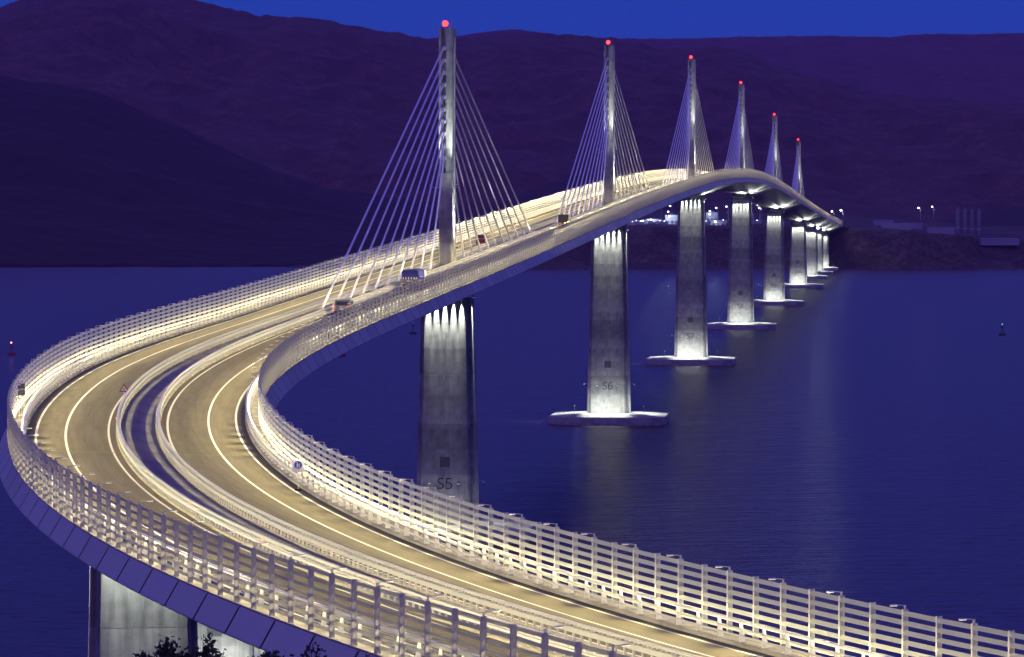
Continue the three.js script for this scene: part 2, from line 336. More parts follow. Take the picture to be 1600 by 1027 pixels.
for (const [num, s, inWater] of PIERS) {
  const pier = thing('bridge_pier', 'tall floodlit concrete bridge pier ' + WHICH[num], 'pier', 'bridge piers');
  const m = frame(s, 0, 0, false), top = elev(s) - 5.3; put(pier, m); pier.position.y = 0;
  const inv = new THREE.Matrix4().compose(pier.position, pier.quaternion, V(1, 1, 1)), W2 = (x, y, z) => V(x, y, z).applyMatrix4(inv);
  const small = num > 10, base = inWater ? WATER_LIFT : num === 3 ? 4 : 0;
  const half = (y) => (small ? 3.9 : 4.22) + (small ? 0.022 : 0.0225) * (top - y), dep = (y) => (small ? 2.2 : 3.0) + 0.018 * (top - y);
  const n = Math.max(3, Math.round((top - base) / 4.4)), hh = (top - base) / n;
  mesh('core', loft([[base, pierSection(half(base) - 0.06, dep(base) - 0.06)], [top - 0.05, pierSection(half(top) - 0.06, dep(top) - 0.06)]]), M.core, pier);
  for (let k = 0; k < n; k++) { const y0 = base + k * hh + 0.02, y1 = base + (k + 1) * hh - 0.02; mesh('concrete_lift', loft([[y0, pierSection(half(y0), dep(y0))], [y1, pierSection(half(y1), dep(y1))]]), M.concrete[(k * 7 + num * 5) % 3], pier); }
  // access platform and bearings under the girder
  const R = pierSection(half(top) + 0.55, dep(top) + 0.55), r = pierSection(half(top) + 0.02, dep(top) + 0.02);
  if (num > 7) mesh('platform', loft([[top - 1.7, R], [top - 1.1, R]]), M.steelDark, pier);
  for (const x of [-2.6, 2.6]) mesh('bearing', merge([bx(1.5, 0.4, 1.6, x, top + 0.2, 0), cyl(0.55, 0.55, 0.42, x, top + 0.38, 0, 16)]), M.steelDark, pier);
  if (inWater) {
    const cw = small ? 10.5 : 14.4, cd = small ? 8 : 11.5, hx = (a, b, c) => [[-a + c, b], [a - c, b], [a, b - c * 1.1], [a, -b + c * 1.1], [a - c, -b], [-a + c, -b], [-a, -b + c * 1.1], [-a, b - c * 1.1]];
    mesh('pile_cap', loft([[-2, hx(cw, cd, 3.6)], [1.85, hx(cw, cd, 3.6)], [2.0, hx(cw - 0.2, cd - 0.2, 3.6)], [2.5, hx(half(base) + 2.0, dep(base) + 1.6, 1.4)]].reverse().map((a) => a).reverse()), M.cap, pier);
  }
  // number and plate on the face turned to the near shore
  const zf = dep(9.4) + 0.03, tilt = -0.018;
  if (num >= 4 && num <= 10) {
    if (num > 4) { const t = new TextGeometry('S' + num, { font, size: 1.85, depth: 0.03, curveSegments: 4 }); t.computeBoundingBox(); const c = (t.boundingBox.max.x + t.boundingBox.min.x) / 2; put(mesh('number', t, M.letters, pier), new THREE.Matrix4().makeRotationX(tilt).setPosition(-c, 8.4, dep(8.4) + 0.005)); }
    put(mesh('plate', bx(1.7, 1.7, 0.04), M.plate, pier), new THREE.Matrix4().makeRotationX(tilt).setPosition(0, num === 4 ? 9.0 : num === 5 ? 12.9 : 14.6, dep(num === 4 ? 9.0 : num === 5 ? 12.9 : 14.6) + 0.02));
  }
  // floodlights: five above the face, two at each side, three on the cap
  const lamps = [], yl = num > 7 ? top - 1.95 : top + 0.3;
  for (const f of [-0.66, -0.34, 0, 0.34, 0.66]) lamps.push([f * half(top), yl, dep(yl) + 0.30, f * half(top), yl - 8, dep(top) - 0.25, 1]);
  for (const sx of [-1, 1]) lamps.push([sx * (half(yl) + 0.3), yl, 1.0, sx * (half(top) - 0.2), yl - 8, 1.0, 1]);
  const down = num < 9 || true;
  lamps.forEach(([x, y, z, tx, ty, tz]) => {
    const L = new THREE.Group(); L.name = 'floodlight'; L.position.set(x, y, z); pier.add(L);
    mesh('housing', lampBody, M.steelDark, L); mesh('lens', lampLens, M.lensCool, L);
    spot(W2(x, y - 0.2, z), W2(tx, ty, tz), COOL, num === 3 ? 5000 : num < 7 ? 3600 : 2600, 0.17, 0.8, 3);
  });
  if (inWater) for (const [fx, fz, ox, oz] of [[-0.75, 1, 0, 1], [0, 1, 0, 1], [0.75, 1, 0, 1], [1, 0, 1, 0], [-1, 0, -1, 0]]) { // globe floodlights on stands on the cap
    const x = fx * half(base) + ox * 3.4, z = fz * dep(base) + oz * 3.6, L = new THREE.Group(); L.name = 'floodlight'; L.position.set(x, 4.1, z); pier.add(L);
    L.quaternion.setFromUnitVectors(V(0, -1, 0), V(-ox, 0.1, -oz).normalize());
    mesh('housing', lampBody, M.steelDark, L); mesh('lens', lampLens, M.lensCool, L); mesh('stand', cyl(0.06, 0.06, 1.7, x, 2.3, z, 8), M.steelDark, pier);
    spot(W2(x - ox * 0.25, 4.1, z - oz * 0.25), W2(fx * half(base), 4.4, fz * dep(base)), COOL, num === 5 ? 16 : 90, 1.5, 0.25, 0.5);
  }
  if (inWater) for (const [fx, fz, ox, oz] of [[-0.5, 1, 0, 1], [0.5, 1, 0, 1], [1, 0, 1, 0], [-1, 0, -1, 0]]) { // lamps on arms that light the cap
    const y = 9.5, x = fx * half(y) + ox * 1.1, z = fz * dep(y) + oz * 1.1, L = new THREE.Group(); L.name = 'floodlight'; L.position.set(x, y, z); pier.add(L);
    L.quaternion.setFromUnitVectors(V(0, -1, 0), V(ox * 0.45, -1, oz * 0.45).normalize());
    mesh('housing', lampBody, M.steelDark, L); mesh('lens', lampLens, M.lensCool, L); mesh('arm', bar(V(x, y + 0.2, z), V(x - ox * 1.2, y + 0.2, z - oz * 1.2), 0.05, 6), M.steelDark, pier);
    spot(W2(x + ox * 0.15, y - 0.22, z + oz * 0.15), W2(x + ox * 5.0, y - 7, z + oz * 3.2), COOL, num === 5 ? 250 : 1000, ox ? 0.74 : 0.56, 1, 0.5);
  }
  if (num > 5) for (const [x, z, tx, tz] of [[half(top) + 0.6, 2.2, 9, 22], [half(top) + 0.6, -2.2, 9, -22], [0.5, dep(top) + 0.5, 1, 22], [0.5, -dep(top) - 0.5, 1, -22]]) { // lamps that wash the underside of the girder
    const L = new THREE.Group(); L.name = 'floodlight'; L.position.set(x, top - 0.9, z); pier.add(L); const aim = V(tx - x, 5.4, tz - z).normalize(); L.quaternion.setFromUnitVectors(V(0, -1, 0), aim);
    mesh('housing', lampBody, M.steelDark, L); mesh('lens', lampLens, M.lensCool, L); const q = V(x, top - 0.9, z).addScaledVector(aim, 0.25);
    spot(W2(q.x, q.y, q.z), W2(q.x + aim.x * 10, q.y + aim.y * 10, q.z + aim.z * 10), COOL, 3600, 0.32, 0.8, 1);
  }
  if (num === 6) {
    mesh('hose', merge([new THREE.TubeGeometry(new THREE.CatmullRomCurve3([V(-2.4, top + 0.1, dep(top) + 0.3), V(-2.0, top - 2.6, dep(top) + 0.5), V(0, top - 4.3, dep(top) + 0.6), V(1.8, top - 2.8, dep(top) + 0.5), V(2.2, top, dep(top) + 0.3)]), 30, 0.06, 6)]), M.black, pier);
    mesh('hose', merge([new THREE.TubeGeometry(new THREE.CatmullRomCurve3([V(4.6, top, 2), V(5.6, top - 7, 2), V(8, top - 10.5, 2), V(10.4, top - 7, 2), V(11.2, top + 0.4, 2)]), 30, 0.05, 6)]), M.steelDark, pier);
  }
}

// ------------------------------------------------------------ pylons with stay cables
const TOPS = [82.55, 90.88, 97.47, 97.36, 90.09, 81.41];
const PLABEL = ['largest pylon', 'pylon above pier S6', 'pylon above pier S7', 'pylon above pier S8', 'pylon above pier S9', 'pylon above pier S10'];
for (let i = 0; i < 6; i++) {
  const s = -285 * i, py = thing('cable_stayed_pylon', i ? 'slim concrete ' + PLABEL[i] + ' with fans of white stay cables and a red beacon' : 'largest concrete pylon with widest fans of white stay cables, above pier S5', 'pylon', 'bridge pylons');
  const m = frame(s, 0, 0, false); put(py, m); py.position.y = elev(s);
  const H = TOPS[i] + WATER_LIFT - elev(s), w = 1.12, d = 2.65, mid = H - 24;
  const inv = new THREE.Matrix4().compose(py.position, py.quaternion, V(1, 1, 1)), W2 = (x, y, z) => V(x, y, z).applyMatrix4(inv);
  const solid = [[-w, d - 0.25], [-w + 0.18, d], [w - 0.18, d], [w, d - 0.25], [w, -d + 0.25], [w - 0.18, -d], [-w + 0.18, -d], [-w, -d + 0.25]].reverse();
  const sl = -0.22, sw = 0.42, slot = [[-w, d - 0.25], [-w + 0.18, d], [sl - sw, d], [sl - sw, d - 0.9], [sl + sw, d - 0.9], [sl + sw, d], [w - 0.18, d], [w, d - 0.25], [w, -d + 0.25], [w - 0.18, -d], [-sl + sw, -d], [-sl + sw, -d + 0.9], [-sl - sw, -d + 0.9], [-sl - sw, -d], [-w + 0.18, -d], [-w, -d + 0.25]].reverse();
  const shaftPiece = (y0, y1, sec, k) => { const g = loft([[y0, sec], [y1, sec]].reverse().map((a) => a).reverse()); mesh('shaft_segment', g, M.concrete[k % 3], py); };
  let k = 0; for (let y = -0.2; y < mid - 0.1; k++) { const y1 = Math.min(mid, y + 4.2); shaftPiece(y, y1 - 0.03, solid, k); y = y1; }
  for (let y = mid; y < H - 0.1; k++) { const y1 = Math.min(H, y + 4.0); shaftPiece(y, y1 - 0.03, slot, k); y = y1; }
  mesh('core', bx(2 * w - 0.5, H - 0.3, 2 * d - 2.1, 0, H / 2 - 0.15, 0), M.core, py);
  mesh('ladder', merge([bx(0.05, H - 3, 0.05, w + 0.12, H / 2, 0.3), bx(0.05, H - 3, 0.05, w + 0.12, H / 2, -0.3), ...Array.from({ length: 24 }, (_, j) => bx(0.03, 0.03, 0.6, w + 0.12, 2 + j * (H - 4) / 24, 0))]), M.galv, py);
  // cables
  for (const dir of [1, -1]) for (let j = 0; j < 10; j++) {
    const far = 20 + j * 11, yTop = H - 21.3 + j * 2.02, a = P(s + dir * far, 0, 0.55).applyMatrix4(inv.clone().invert()), b = V(-sl * -dir * 1 * 1, yTop, dir * (d - 0.5));
    b.x = dir > 0 ? sl : -sl;
    const u = b.clone().sub(a).normalize();
    const c = mesh('stay_cable', bar(a, b, 0.165, 8), M.cable, py);
    mesh('socket', bar(a, a.clone().addScaledVector(u, 3.2), 0.19, 10), M.cable, c);
    mesh('anchor_box', bx(0.72, 0.55, 0.8, b.x, yTop - 0.35, dir * (d - 0.62)), M.galv, py);
    // anchor block and its small floodlight on the median
    const bl = mesh('anchor_block', new RoundedBoxGeometry(0.9, 0.75, 1.7, 1, 0.08).translate(a.x, a.y - 0.3, a.z), M.galv, py);
    if (i < 4 ? j % 2 === 1 || j === 0 : j % 4 === 1) {
      const fx = a.x + 0.62, fy = a.y + 0.05, fz = a.z + dir * 1.2;
      const fl = new THREE.Group(); fl.name = 'cable_floodlight'; fl.position.set(fx, fy, fz); py.add(fl);
      const aim = b.clone().sub(V(fx, fy, fz)).normalize(); fl.quaternion.setFromUnitVectors(V(0, -1, 0), aim);
      mesh('housing', new RoundedBoxGeometry(0.34, 0.22, 0.26, 1, 0.04), M.steelDark, fl); mesh('lens', bx(0.28, 0.03, 0.2, 0, -0.12, 0), M.lensCool, fl);
      spot(W2(fx, fy, fz).addScaledVector(aim.clone().transformDirection(inv), 0.2), W2(b.x, b.y, b.z), WHITE, i < 4 ? 900 : 1800, 0.20, 0.8, 4);
    }
  }
  // floodlights that wash the shaft
  for (const [x, y, z, tx, ty, tz, cd] of [[w + 0.55, 3.2, 0.6, w - 0.05, 16, 0.6, 5200], [-w - 0.55, 3.2, 0.6, -w + 0.05, 16, 0.6, 5200], [w + 1.1, 13.5, d + 1.3, 0.3, H - 6, d - 0.2, 2700], [-w - 1.1, 13.5, d + 1.3, -0.3, H - 6, d - 0.2, 2700], [0, 13.5, -d - 1.3, 0, H - 6, -d + 0.2, 2700]]) {
    const fl = new THREE.Group(); fl.name = 'floodlight'; fl.position.set(x, y, z); fl.rotation.x = Math.PI; py.add(fl);
    mesh('housing', lampBody, M.steelDark, fl); mesh('lens', lampLens, M.lensCool, fl); mesh('bracket', merge([bar(V(0, 0.3, 0), V(-x * 0.75, 0.3, Math.abs(z) > d ? Math.sign(z) * 1.5 : 0), 0.05, 6)]), M.galv, fl);
    spot(W2(x, y + 0.22, z), W2(tx, ty, tz), COOL, cd, 0.3, 0.9, 5);
  }
  // red obstruction beacon
  const be = new THREE.Group(); be.name = 'beacon'; be.position.set(-0.2, H, 1.2); py.add(be);
  mesh('stand', cyl(0.10, 0.10, 0.5, 0, 0, 0), M.steelDark, be);
  mesh('beacon_lamp', merge([new THREE.SphereGeometry(0.5, 16, 12).translate(0, 0.72, 0), cyl(0.2, 0.2, 0.1, 0, 0.46, 0, 16)]), M.red, be);
  const pl = new THREE.PointLight(rgb(1, 0.05, 0.04), 320, 0, 2); pl.position.copy(W2(-0.2, H + 0.72, 1.2)); pl.shadow.radius = 8; scene.add(pl);
  mesh('lightning_rod', cyl(0.04, 0.02, 1.6, 0.5, H, -1.0, 6), M.galv, py);
}
// ------------------------------------------------------------ water
{
  const g = new THREE.PlaneGeometry(12000, 11000, 1, 1).rotateX(-Math.PI / 2).translate(0, 0, -5200);
  const uv = g.attributes.uv, p = g.attributes.position; for (let i = 0; i < p.count; i++) uv.setXY(i, p.getX(i), p.getZ(i));
  const m = new THREE.MeshPhysicalMaterial({ color: rgb(0.034, 0.012, 0.04), roughness: 0.27, metalness: 0, ior: 1.33, bumpMap: waveTex, bumpScale: 1.0, side: THREE.DoubleSide });
  structure(mesh('water', g, m));
}
// ------------------------------------------------------------ hills: ridge lines read from the photograph, set at their own distance
const ridge = (pts, D) => { const q = pts.map(([u, v]) => [(u - 800) / FOCAL * D, EYE + (288 - v) / FOCAL * D]); return (x) => { if (x <= q[0][0]) return q[0][1]; for (let i = 1; i < q.length; i++) if (x < q[i][0]) { const t = (x - q[i - 1][0]) / (q[i][0] - q[i - 1][0]); return q[i - 1][1] + (q[i][1] - q[i - 1][1]) * t; } return q[q.length - 1][1]; }; };
function hill(name, pts, Dr, Df, x0, x1, dx, nv, material, rough, power = 1) {
  const H = ridge(pts, Dr), nx = Math.round((x1 - x0) / dx), pos = [], uv = [], idx = [];
  for (let j = 0; j <= nv; j++) {
    const t = j / nv * 1.35, d = Df + (Dr - Df) * t;
    for (let i = 0; i <= nx; i++) {
      const x = x0 + (x1 - x0) * i / nx, h = H(x);
      const k = t <= 1 ? Math.pow(t, power) : 1 - (t - 1) * 1.6;
      const gul = (fbm(x / 210 + 7, d / 260, 4) - 0.5) * rough * Math.sin(Math.PI * Math.min(1, t)) * 1.0 + (fbm(x / 14, d / 14, 3) - 0.5) * rough * 0.10;
      const y = (h + 8) * k + gul * Math.min(1, h / 60) - (t < 0.001 ? 6 : 0) - (t >= 1 ? 0 : 0) - 8 * k * 0.999;
      pos.push(x + (t < 0.2 ? (fbm(x / 60, 3, 3) - 0.5) * 0 : 0), y, -d - (t < 0.15 ? (fbm(x / 90 + 5, 1, 3) - 0.5) * 120 * (1 - t / 0.15) : 0)); uv.push(x, d);
      if (i && j) { const q = j * (nx + 1) + i; idx.push(q - nx - 2, q - nx - 1, q - 1, q - nx - 1, q, q - 1); }
    }
  }
  const g = new THREE.BufferGeometry(); g.setAttribute('position', new THREE.Float32BufferAttribute(pos, 3)); g.setAttribute('uv', new THREE.Float32BufferAttribute(uv, 2)); g.setIndex(idx); g.computeVertexNormals();
  return structure(mesh(name, g, material));
}
hill('distant_hill', [[-600, 40], [200, 30], [600, 62], [711, 56], [756, 48], [807, 44], [846, 49.5], [900, 57], [964, 59], [1066, 59], [1161, 56], [1290, 54.5], [1392, 56], [1442, 52], [1515, 52], [1600, 49.5], [1800, 45], [2200, 70]], 9000, 6500, -2600, 2600, 16, 60, M.hill, 60);
hill('hill', [[-500, 40], [-100, 22], [0, 13], [35, 0], [110, -22], [190, -30], [260, -16], [315, 0], [372, 17.5], [415, 25], [481, 27.5], [547, 39], [612, 51.6], [674, 60], [717, 60.7], [773, 55], [869, 53.4], [925, 55], [981, 64.7], [1037, 76], [1094, 73], [1116, 70], [1144, 76], [1178, 87], [1234, 110], [1290, 126.5], [1347, 138], [1403, 149], [1487, 155], [1600, 163], [1800, 180], [2200, 210]], 5400, 3300, -1700, 1700, 9, 110, M.hill, 110, 0.92);
hill('hill', [[-500, 90], [-200, 105], [0, 116], [44, 125], [87, 131], [153, 144], [219, 171], [306, 210], [372, 241], [437, 269], [503, 293], [569, 303], [620, 310], [700, 318], [760, 325], [900, 345], [1100, 365], [1400, 380]], 3400, 2470, -1100, 420, 5, 130, M.scrub, 44, 0.95);
hill('headland', [[200, 420], [480, 400], [560, 372], [640, 338], [700, 320], [760, 308], [800, 298], [840, 286], [880, 274], [940, 270], [1000, 284], [1050, 300], [1100, 312], [1180, 322], [1260, 330], [1400, 332], [1500, 330], [1600, 322], [1800, 310], [2200, 300]], 3700, 2900, -420, 900, 6, 60, M.scrub, 18, 0.9);
// shore terrace that carries the town, the far abutment and the silos
{
  const x0 = -160, x1 = 900, d0 = 2330, d1 = 3100, nx = 212, nd = 154, pos = [], uv = [], idx = [];
  const plateau = (x) => x < 30 ? -3 + 32 * Math.pow((x + 160) / 190, 0.8) : x < 205 ? 29 : x < 265 ? 27 : x < 420 ? 27 - (x - 265) / 155 * 12 : 15;
  const ground = (x, d) => {
    const edge = 2432 + (fbm(x / 70 + 3, 0.5, 3) - 0.5) * 46 - Math.max(0, (x - 260)) * 0.09, rise = x > 190 && x < 330 ? 52 : 95 + 30 * fbm(x / 50, 9, 2);
    const t = Math.min(1, Math.max(0, (d - edge) / rise)), k = t * t * (3 - 2 * t);
    return -5 * (1 - Math.min(1, Math.max(0, (d - edge + 30) / 34))) + plateau(x) * k + (d > edge ? (fbm(x / 18, d / 18, 4) - 0.5) * (k > 0.97 ? 1.2 : 7) + (d - d0 > 200 ? (d - 2530) * 0.012 : 0) : 0);
  };
  for (let j = 0; j <= nd; j++) for (let i = 0; i <= nx; i++) { const x = x0 + (x1 - x0) * i / nx, d = d0 + (d1 - d0) * j / nd; pos.push(x, ground(x, d), -d); uv.push(x, d); if (i && j) { const q = j * (nx + 1) + i; idx.push(q - nx - 2, q - nx - 1, q - 1, q - nx - 1, q, q - 1); } }
  const g = new THREE.BufferGeometry(); g.setAttribute('position', new THREE.Float32BufferAttribute(pos, 3)); g.setAttribute('uv', new THREE.Float32BufferAttribute(uv, 2)); g.setIndex(idx); g.computeVertexNormals();
  structure(mesh('shore_terrace', g, M.rock));
  scene.userData.ground = ground;
}
const ground = scene.userData.ground;
delete scene.userData.ground;
// ------------------------------------------------------------ far abutment, road lamps, silos, harbour town
{
  const ab = thing('bridge_abutment', 'reddish stone abutment where the bridge meets the far shore', 'abutment');
  const m = frame(S0 - 0 + 1, 0, 0, false); put(ab, m);
  mesh('wall', bx(26, 34, 10, 0, -17.6, -6.5), M.earth, ab); mesh('wing_wall', bx(2, 14, 34, 14.2, -8, -12), M.earth, ab); mesh('parapet', bx(0.5, 3.4, 30, 11, 1.7, -16), M.walkway, ab);
}
function streetLamp(x, d, h, label, cd, y0) {
  const t = thing('street_lamp', label, 'street lamp', 'street lamps on the far shore'), y = y0 ?? ground(x, d); t.position.set(x, y - 0.3, -d);
  mesh('pole', cyl(0.16, 0.09, h, 0, 0, 0, 8), M.galv, t); mesh('arm', bx(1.6, 0.12, 0.12, -0.7, h, 0), M.galv, t);
  mesh('lamp_head', merge([new THREE.SphereGeometry(0.62, 12, 8).scale(1, 0.7, 1).translate(-1.5, h - 0.1, 0)]), M.townLamp, t);
  const L = new THREE.PointLight(rgb(0.75, 0.86, 1), cd, 0, 2); L.position.set(x - 1.5, y + h - 1.2, -d); L.shadow.radius = 20; scene.add(L);
}
M.townLamp = mat(0.9, 0.9, 0.9, 0.5, { emissive: rgb(0.85, 0.92, 1), emissiveIntensity: 9 });
const px = (u, d) => (u - 800) / FOCAL * d;
streetLamp(px(1303, 2520), 2520, 13, 'slim street lamp beside the far end of the bridge', 40, 27);
streetLamp(px(1317, 2510), 2510, 14, 'bright street lamp at the far end of the bridge parapet', 150, 27);
streetLamp(px(1438, 2900), 2900, 10, 'lone white street lamp on the dark slope left of the silos', 60, 30);
streetLamp(px(1459, 2900), 2900, 10, 'lone white street lamp on the dark slope close to the silos', 60, 31);
[[1034, 323], [1047, 330], [1050, 321], [1122, 324], [1138, 322], [1187, 319], [1189, 324], [1177, 334], [1112, 329]].forEach(([u, v], i) => {
  const d = 2680 + (i % 3) * 14, yTop = EYE - (v - 288) / FOCAL * d, x = px(u, d), g = ground(x, d);
  streetLamp(x, d, Math.max(6, yTop - g), 'tall lit mast lamp in the harbour yard on the far shore', 70);
});
function shed(u, v, wpx, hpx, d, label, material, lit) {
  const x = px(u, d), w = wpx / FOCAL * d, h = hpx / FOCAL * d, y = EYE - (v - 288) / FOCAL * d, g = ground(x, d);
  const t = thing('shed', label, 'building', 'buildings of the harbour yard'); t.position.set(x, g - 1, -d);
  const H = Math.max(3, h + y - g + 1);
  mesh('wall', bx(w, H, w * 0.6, 0, H / 2, 0), material, t); mesh('roof', new THREE.CylinderGeometry(0.1, w * 0.36, H * 0.16, 4, 1).rotateY(Math.PI / 4).scale(1.45, 1, 0.95).translate(0, H + H * 0.08, 0), M.galv, t);
  for (let k = -1; k <= 1; k++) mesh('door', bx(w * 0.16, H * 0.45, 0.1, k * w * 0.3, H * 0.25, w * 0.3 + 0.06), M.steelDark, t);
  if (lit) { const L = new THREE.PointLight(rgb(0.62, 0.75, 1), lit, 0, 2); L.position.set(x - w * 0.2, g + H * 0.7, -d + w * 0.3 + 5); L.shadow.radius = 20; scene.add(L); const f = mesh('flood_lamp', bx(1.2, 0.8, 0.4, -w * 0.2, H * 0.86, w * 0.3 + 0.3), M.townLamp, t); }
}
M.shed = mat(0.36, 0.37, 0.40, 0.8);
shed(1050, 345, 22, 9, 2600, 'brightly floodlit white shed in the harbour yard', M.shed, 260);
shed(1022, 347, 26, 5, 2630, 'long low pale shed at the dark end of the harbour yard', M.shed, 260);
shed(1112, 341, 18, 9, 2650, 'tall white block in the harbour yard between two bridge piers', M.shed, 110);
shed(1006, 348, 12, 4, 2600, 'small grey hut at the outer end of the harbour yard', M.shed, 90);
shed(1122, 349, 24, 4, 2570, 'low long white shed at the quay between two bridge piers', M.shed, 90);
const YARD = [[988, 0.5], [994, 0.4], [1001, 0.5], [1013, 0.45], [1031, 0.5], [1038, 0.35], [1060, 0.5], [1103, 0.4], [1130, 0.5], [1148, 0.4], [1170, 0.45], [1183, 0.4]];
YARD.forEach(([u, c], i) => {
  const d = 2560 + (i * 37) % 60, x = px(u, d), t = thing('shipping_container', 'small pale container standing in the floodlit harbour yard', 'container', 'containers in the harbour yard'); t.position.set(x, ground(x, d) - 0.3, -d); t.rotation.y = (i % 3 - 1) * 0.4;
  mesh('box', bx(6, 2.6, 2.4, 0, 1.3, 0), mat(c, c * 0.98, c, 0.7), t); mesh('door', bx(0.06, 2.3, 2.1, 3.03, 1.3, 0), M.steelDark, t); mesh('lamp', bx(0.5, 0.3, 0.5, 0, 2.8, 0), M.townLamp, t);
});
for (let i = 0; i < 4; i++) {
  const d = 2620, x = px(1497 + i * 11, d), t = thing('silo', 'tall pale cylindrical silo in a row of four on the far shore', 'silo', 'row of silos'), g = ground(x, d); t.position.set(x, g - 0.5, -d);
  mesh('body', cyl(1.75, 1.75, 17.5, 0, 0, 0, 24), M.silo ??= mat(0.17, 0.17, 0.2, 0.6), t); mesh('roof', new THREE.ConeGeometry(1.85, 1.3, 24).translate(0, 18.1, 0), M.silo, t); mesh('leg_ring', cyl(1.9, 1.9, 0.5, 0, 4, 0, 24), M.galv, t); mesh('vent', cyl(0.2, 0.2, 1.6, 0, 18, 0, 8), M.galv, t);
}
for (const [u, v, wpx, d, what] of [[1400, 372, 44, 2560, 'wide low pale hall on the terrace between abutment and silos'], [1380, 357, 30, 2690, 'small pale hall set back behind the others, towards the abutment'], [1470, 384, 40, 2520, 'low pale hall at the terrace edge just in front of the silos'], [1560, 392, 60, 2500, 'longest low pale hall beyond the silos at the water side'], [1425, 362, 30, 2650, 'small pale hall below the two lone street lamps']]) {
  const x = px(u, d), w = wpx / FOCAL * d, t = mesh('storage_hall', merge([bx(w, 4.5, w * 0.7, 0, 2.2, 0), bx(w * 1.02, 0.3, w * 0.72, 0, 4.6, 0)]), M.hall ??= mat(0.26, 0.27, 0.34, 0.7)); tag(t, what, 'building', 'storage halls'); t.position.set(x, ground(x, d) - 0.4, -d);
}
// ------------------------------------------------------------ flags on the crest
for (const [s, o] of [[-735, 10.2], [-742, 10.2]]) {
  const t = thing('flagpole', 'white flagpole with a pale red and white flag on the crest of the bridge', 'flagpole', 'flagpoles on the crest'), m = frame(s, o, 0.2); put(t, m);
  mesh('pole', cyl(0.07, 0.05, 9.2, 0, 0, 0, 8), M.galv, t);
  const fl = new THREE.PlaneGeometry(2.0, 1.2, 12, 3), p = fl.attributes.position; for (let i = 0; i < p.count; i++) { const x = p.getX(i) + 1; p.setZ(i, 0.22 * Math.sin(x * 3.4) * x / 2); p.setY(i, p.getY(i) - 0.1 * x); }
  fl.computeVertexNormals(); const bands = [[0.62, 0.10, 0.10], [0.8, 0.8, 0.8], [0.12, 0.14, 0.5]].map((c) => mat(...c, 0.8));
  bands.forEach((b, k) => { const q = fl.clone().scale(-1, 1 / 3, 1).translate(-1.05, 8.7 - k * 0.4, 0); mesh('flag_band', q, b, t); });
  spot(P(s, o, 0.6), P(s, o + 0.8, 9), WHITE, 300, 0.2, 0.6, 4);
  mesh('flood_lamp', new RoundedBoxGeometry(0.3, 0.2, 0.3, 1, 0.04).translate(0, 0.1, 0.4), M.lensCool, t);
}
// ------------------------------------------------------------ buoys
function buoy(u, v, bodyColor, lampColor, label, cd) {
  const d = EYE * FOCAL / (v - 288), t = thing('buoy', label, 'buoy'); t.position.set(px(u, d), 0, -d);
  const b = mat(...bodyColor, 0.6);
  mesh('float', new THREE.LatheGeometry([[0, -1], [1.1, -0.8], [1.45, 0], [1.35, 0.7], [0.5, 0.95], [0, 1]].map(([x, y]) => new THREE.Vector2(x, y)), 20), b, t);
  mesh('tower', merge([0, 1, 2, 3].map((k) => bar(V(0.55 * Math.cos(k * 1.571), 0.8, 0.55 * Math.sin(k * 1.571)), V(0.16 * Math.cos(k * 1.571), 4.0, 0.16 * Math.sin(k * 1.571)), 0.05, 6))), b, t);
  mesh('top_mark', merge([bx(0.7, 0.7, 0.05, 0, 3.2, 0), bx(0.05, 0.7, 0.7, 0, 3.2, 0)]), b, t);
  mesh('lamp', new THREE.SphereGeometry(0.28, 12, 8).translate(0, 4.3, 0), mat(0.7, 0.7, 0.7, 0.4, cd ? { emissive: rgb(...lampColor), emissiveIntensity: cd > 10 ? 5 : 0.8 } : {}), t);
  if (cd) { const L = new THREE.PointLight(rgb(...lampColor), cd, 0, 2); L.position.set(px(u, d), 4.3, -d); L.shadow.radius = 8; scene.add(L); }
}
buoy(16.5, 555, [0.25, 0.02, 0.03], [1, 0.25, 0.4], 'dark red spar buoy with a lit lamp beside the outer bend of the bridge', 60);
buoy(533, 557, [0.16, 0.02, 0.03], [1, 0.2, 0.2], 'small dark red buoy below the inner barrier, left of pier S5', 0);
buoy(645, 522, [0.03, 0.03, 0.05], [0.4, 0.6, 1], 'small black buoy close to the edge of pier S5', 0);
buoy(1567, 524, [0.03, 0.06, 0.05], [0.3, 0.75, 1], 'dark buoy with a faint green lamp on the open water', 6);

// ------------------------------------------------------------ vehicles
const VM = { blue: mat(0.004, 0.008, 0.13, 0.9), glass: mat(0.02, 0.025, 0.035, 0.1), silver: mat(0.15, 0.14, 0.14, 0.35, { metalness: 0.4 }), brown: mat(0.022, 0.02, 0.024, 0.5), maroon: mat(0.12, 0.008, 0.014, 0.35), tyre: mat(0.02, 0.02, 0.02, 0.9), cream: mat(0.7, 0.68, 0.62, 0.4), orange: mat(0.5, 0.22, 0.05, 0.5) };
M.tail = mat(0.5, 0.03, 0.02, 0.3, { emissive: rgb(1, 0.10, 0.05), emissiveIntensity: 1.0 });
const wheel = new THREE.CylinderGeometry(0.48, 0.48, 0.3, 18).rotateZ(Math.PI / 2), rim = new THREE.CylinderGeometry(0.24, 0.24, 0.32, 12).rotateZ(Math.PI / 2);
function wheels(t, spots, k = 1) { for (const [x, z] of spots) { const w = mesh('wheel', wheel.clone().scale(k, k, k), VM.tyre, t); w.position.set(x, 0.48 * k, z); mesh('rim', rim.clone().scale(k, k, k), VM.silver, w); } }
